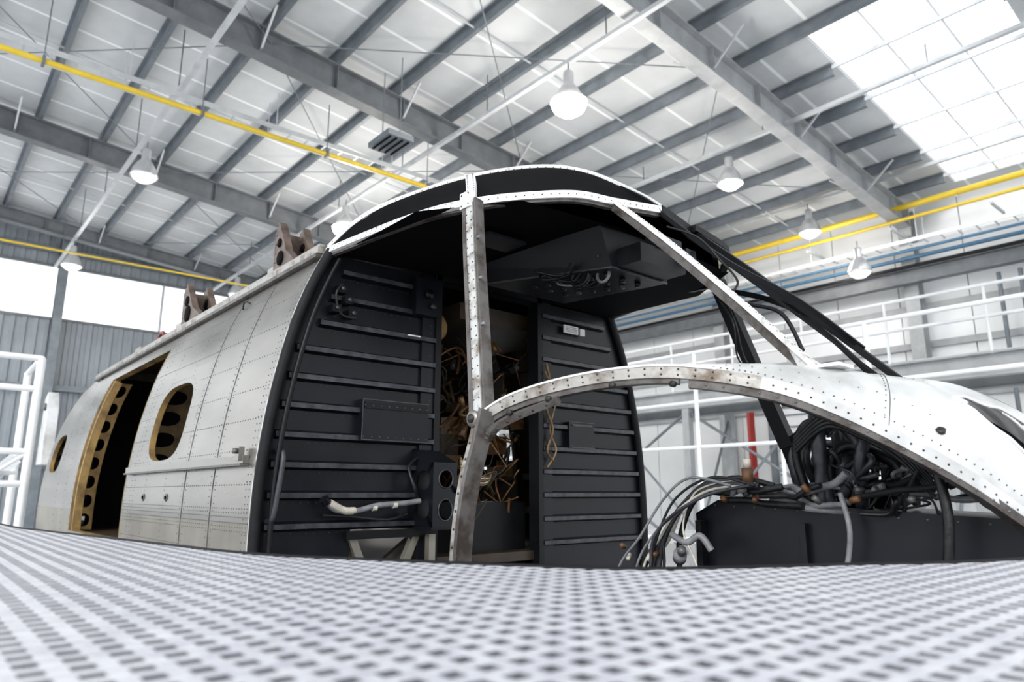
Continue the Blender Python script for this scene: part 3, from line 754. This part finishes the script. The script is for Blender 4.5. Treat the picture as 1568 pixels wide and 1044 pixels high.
for t in rng(.1,.9,12): b.rivet(nose(50,t,0),(.3,-.4,.8),.0024,'rivetd')
b.strap([nose(51,t,0)+V((0,0,.0005)) for t in rng(.02,.98,14)],.0015,.002,'rivet',(1,0,0))
b.cyl(nose(62,.2,0)+V((0,0,-.005)),(.3,-.5,.8),.011,.008,'rivetd',16)
b.obj('nose_deck_skin',heli)
b=MB(); rows=[[nose(i,t,0)+V((-.03,0,-.045)) for t in rng(.05,1,6)] for i in range(18,n,3)]
b.grid(rows,'blackf'); b.obj('nose_liner',heli)

# ---------- overhead console
b=MB()
vs=[(-2.3,1.72,.93),(-1.62,1.80,.95),(-1.62,2.22,.95),(-2.3,2.28,.93),(-2.25,1.76,.86),(-1.62,1.86,.80),(-1.62,2.18,.80),(-2.25,2.24,.86)]
b.add(vs,[(0,1,5,4),(1,2,6,5),(2,3,7,6),(3,0,4,7),(4,5,6,7),(0,3,2,1)],'black')
b.box((-1.58,2.02,.84),(.14,.26,.07),'black'); b.box((-1.53,2.05,.90),(.06,.14,.05),'panel'); b.box((-1.5,2.15,.87),(.04,.06,.05),'panel')
for k in range(6):
    for j in range(3): b.cyl((-1.7-.08*k,1.92+.09*j,.81+.01*k),(0,0,-1),.012,.02,'panel' if (k+j)%3 else 'panele',10)
ring=[V((-1.78+.045*math.cos(a),1.86,.80+.035*math.sin(a))) for a in rng(0,2*math.pi,18)[:-1]]; b.tube(ring,.008,'panel',8,True)
ring=[V((-1.70+.03*math.cos(a),1.90,.80+.03*math.sin(a))) for a in rng(0,2*math.pi,18)[:-1]]; b.tube(ring,.006,'hoseg',8,True)
for k in range(8):
    y=1.78+.03*k; b.tube(cr([(-1.95,y,.85),(-1.90,y-.03,.81+random.uniform(-.02,.02)),(-1.82,y+.02,.80+random.uniform(-.02,.02)),(-1.75,y,.83)],5),.0045,'hose' if k!=4 else 'hoseg',6)
b.bb(-1.98,-1.86,1.48,1.66,.905,.915,'panel')
for k in range(4):
    for j in (1.50,1.64): b.rivet((-1.97+.033*k,j,.904),(0,0,-1),.003,'panele')
for k in range(5):
    b.rivet((-1.66-.1*k,1.83,.845+.01*k),(0,-1,0),.004,'panele')
b.strap([V(vs[4]),V(vs[5])],.006,.006,'panele'); b.strap([V(vs[5]),V(vs[6])],.006,.006,'panele')
b.obj('overhead_console',heli)

# ---------- nose interior
b=MB()
b.add([(-1.33,1.88,-.43),(-.42,1.88,-.43),(-.42,1.88,-.06),(-1.25,1.88,-.02),(-1.33,1.88,-.06),(-1.33,2.2,-.43),(-.42,2.2,-.43),(-.42,2.2,-.06),(-1.25,2.2,-.02),(-1.33,2.2,-.06)],
 [(0,1,2,3,4),(9,8,7,6,5),(0,4,9,5),(4,3,8,9),(3,2,7,8),(2,1,6,7),(1,0,5,6)],'panel')
for k in range(12): b.rivet((-1.26+.065*k,1.879,-.035-.003*k),(0,-1,0),.003,'rivet')
b.box((-1.30,1.86,-.25),(.02,.03,.34),'black'); b.box((-.98,1.87,-.25),(.015,.02,.34),'panel')
b.obj('instrument_pedestal',heli)
b=MB()
random.seed(23)
def wander(p,steps,sx,sy,sz,bias=(0,0,0)):
    p=V(p); out=[p]
    for j in range(steps): out.append(out[-1]+V((random.uniform(-sx,sx)+bias[0],random.uniform(-sy,sy)+bias[1],random.uniform(-sz,sz)+bias[2])))
    return out
for k in range(13):
    x0=random.uniform(-1.06,-.90); y0=random.uniform(1.88,2.10); w=random.uniform(-.06,.10); h=random.uniform(.13,.25)
    p=[(x0,y0,-.03),(x0+random.uniform(-.03,.02),y0-random.uniform(0,.04),h*.55),(x0+w*.4,y0+random.uniform(-.03,.03),h-.01),(x0+w+.03,y0+.02,h-.05+random.uniform(-.03,.02)),(x0+w+random.uniform(.0,.07),y0+random.uniform(-.04,.03),h*.4),(x0+w+random.uniform(-.05,.06),y0+.03,-.04)]
    b.tube(cr(p,6),random.choice((.009,.013,.017,.015)),random.choice(('hose','panele','panele','rubber')),8)
for k in range(22):
    p=wander((random.uniform(-.90,-.65),random.uniform(1.84,2.1),random.uniform(-.02,.12)),6,.07,.04,.06)
    p=[V((q.x,q.y,max(min(q.z,.19),-.05))) for q in p]
    b.tube(cr(p,6),random.choice((.003,.005,.007,.009)),random.choice(('hose','hose','panele','panele','hoseg')),7)
for k in range(16):
    x0=random.uniform(-1.32,-.8); y=random.uniform(1.82,2.0); z=random.uniform(-.02,.015)
    b.tube(cr(wander((x0,y,z),4,.03,.03,.02,(.06,0,.004)),5),random.choice((.005,.008,.010)),random.choice(('hose','hose','hoseg','rubber')),7)
for k in range(5):
    z=.14+.01*k
    b.tube(cr([(-.98,1.86,z-.03),(-.88,1.84,z+.03),(-.80,1.86,z+.0),(-.72,1.88,z-.06),(-.66,1.9,z-.15)],6),.006,'hose',7)
for k in range(12):
    y=1.80+random.uniform(-.05,.1); dx=random.uniform(-.03,.05); dz=random.uniform(-.03,.03)
    p=[(-1.10+dx,y,.02),(-1.22+dx,y-.02,.02+dz),(-1.33+dx*.5,y-.02,-.04+dz),(-1.40+dx+random.uniform(-.02,.02),y-.03,-.13),(-1.46+dx*2+random.uniform(-.02,.02),y-.03,-.22),(-1.50+dx*3,y-.05,-.38)]
    b.tube(cr(p,6),random.choice((.004,.005,.007,.009)),('hose','panele','hoseg','hose','hosew','hose','panele')[k%7],8)
b.tube(cr([(-1.18,1.80,.03),(-1.26,1.78,.0),(-1.30,1.77,-.1),(-1.26,1.77,-.2),(-1.22,1.77,-.35)],6),.003,'hosew',6)
b.tube(cr([(-1.35,1.78,-.12),(-1.29,1.77,-.14),(-1.25,1.78,-.12),(-1.22,1.79,-.16)],6),.010,'hoseg',8)
b.cyl((-1.34,1.80,-.19),(.6,-.7,.4),.020,.04,'hoseg',16); b.cyl((-1.31,1.77,-.17),(.6,-.7,.4),.012,.03,'rivet',16)
b.tube(cr([(-.86,1.84,.0),(-.84,1.83,-.10),(-.87,1.83,-.22),(-.93,1.83,-.32),(-1.0,1.83,-.40)],6),.007,'hoseg',8)
b.tube(cr([(-.62,1.80,.08),(-.60,1.79,-.05),(-.62,1.79,-.2),(-.66,1.80,-.35)],6),.012,'hose',8)
b.cyl((-1.12,1.84,.02),(0,0,1),.016,.05,'rust',12); b.cyl((-1.12,1.84,.07),(0,0,1),.011,.025,'hosew',12)
for k in range(18):
    p=V((random.uniform(-1.2,-.6),random.uniform(1.80,1.9),random.uniform(-.03,.02))); b.cyl(p,(random.uniform(-1,1),random.uniform(-1,0),random.uniform(-.3,1)),.008,.024,random.choice(('hoseg','rivet','rivet','rust','gold')),10)
for k in range(9):
    p=V((random.uniform(-1.52,-1.38),1.76,random.uniform(-.35,-.15))); b.cyl(p,(random.uniform(-1,1),-.5,random.uniform(-1,1)),.007,.026,random.choice(('hosew','rust','rivet')),8)
b.obj('wiring_harness',heli)

# ---------- roof brackets
def bracket(x,h,w):
    b=MB()
    for y in (1.17,1.28):
        o=[(x-w*.5,y,.96),(x+w*.55,y,.96),(x+w*.1,y,.96+h*.35),(x-w*.25,y,.96+h),(x-w*.45,y,.96+h*.97)]
        vs=o+[(p[0],p[1]+.012,p[2]) for p in o]
        b.add(vs,[(0,1,2,3,4),(9,8,7,6,5)]+[(i,(i+1)%5,5+(i+1)%5,5+i) for i in range(5)],'brownm')
        b.strap([V(o[1])+V((0,.006,0)),V(o[2])+V((0,.006,0)),V(o[3])+V((0,.006,0))],.012,.035,'brownm',(0,0,1))
        b.cyl((x-w*.2,y-.001,.96+h*.30),(0,-1,0),w*.13,.004,'blackf',16); b.cyl((x-w*.27,y-.001,.96+h*.62),(0,-1,0),w*.08,.004,'blackf',16)
        for k in range(5): b.rivet((x-w*.42,y-.001,.98+h*.18*k),(0,-1,0),.004,'rivetd')
    b.bb(x-w*.5,x-w*.44,1.17,1.29,.96,.96+h*.9,'brownm'); b.bb(x-w*.6,x+w*.6,1.15,1.31,.945,.962,'brownm')
    b.bb(x-w*.85,x-w*.5,1.18,1.26,.95,1.02,'skin')
    b.obj('roof_bracket',heli)
bracket(-2.92,.24,.26); bracket(-4.25,.26,.40)
b=MB(); b.tube(cr([(-5.05,1.2,.97),(-5.03,1.2,1.03),(-4.95,1.2,1.035),(-4.9,1.2,.97)],6),.012,'redd',8); b.bb(-5.3,-4.9,1.18,1.26,.96,.985,'hoseg'); b.bb(-5.6,-5.45,1.18,1.3,.96,1.02,'skin')
b.obj('roof_lug',heli)
b=MB()
pts=[(-9.35,1.12,.30),(-8.95,1.12,.30),(-9.0,1.12,.9),(-9.12,1.12,1.08),(-9.3,1.12,1.02)]
vs=pts+[(p[0],p[1]+.10,p[2]) for p in pts]
b.add(vs,[(0,1,2,3,4),(9,8,7,6,5)]+[(i,(i+1)%5,5+(i+1)%5,5+i) for i in range(5)],'white')
b.beam((-9.15,1.15,.42),(-9.15,1.75,.35),.10,.06,'white'); b.cyl((-9.15,1.12,.92),(0,-1,0),.04,.02,'rivet')
b.obj('stabilator_fitting',heli)
for x in (-6.2,-3.2,-1.4):
    b=MB()
    w=.8 if x<-2 else .45
    b.bb(x-.08,x+.08,2-w,2+w,-.6,-.5 if x<-2 else -.47,'steell')
    for s_ in(-1,1):
        b.beam((x,2+s_*w*.85,-.55),(x-.3,2+s_*w,FL),.07,.07,'steell',(0,1,0)); b.beam((x,2+s_*w*.85,-.55),(x+.3,2+s_*w,FL),.07,.07,'steell',(0,1,0))
        b.beam((x-.22,2+s_*w,-1.2),(x+.22,2+s_*w,-1.2),.04,.04,'steell')
    b.obj('support_trestle')

# ================================================================ LIGHT / WORLD / CAMERA
w=bpy.data.worlds.new('overcast'); sc.world=w; w.use_nodes=True
bg=w.node_tree.nodes['Background']; bg.inputs[0].default_value=(.93,.97,1,1); bg.inputs[1].default_value=1.95
s=bpy.data.lights.new('sun','SUN'); s.energy=2.0; s.angle=.35; so=bpy.data.objects.new('sun',s); sc.collection.objects.link(so)
so.rotation_euler=V((.45,-.75,.50)).to_track_quat('Z','Y').to_euler()
cam=bpy.data.cameras.new('camera'); co=bpy.data.objects.new('camera',cam); sc.collection.objects.link(co)
co.location=(0,0,ZO); co.rotation_euler=(math.radians(90+12.17),0,math.radians(49.5))
cam.sensor_width=36; cam.lens=36*1080/1568; cam.clip_start=.02; cam.clip_end=200
cam.dof.use_dof=True; cam.dof.focus_distance=2.35; cam.dof.aperture_fstop=3.8
sc.camera=co
sc.view_settings.view_transform='Standard'
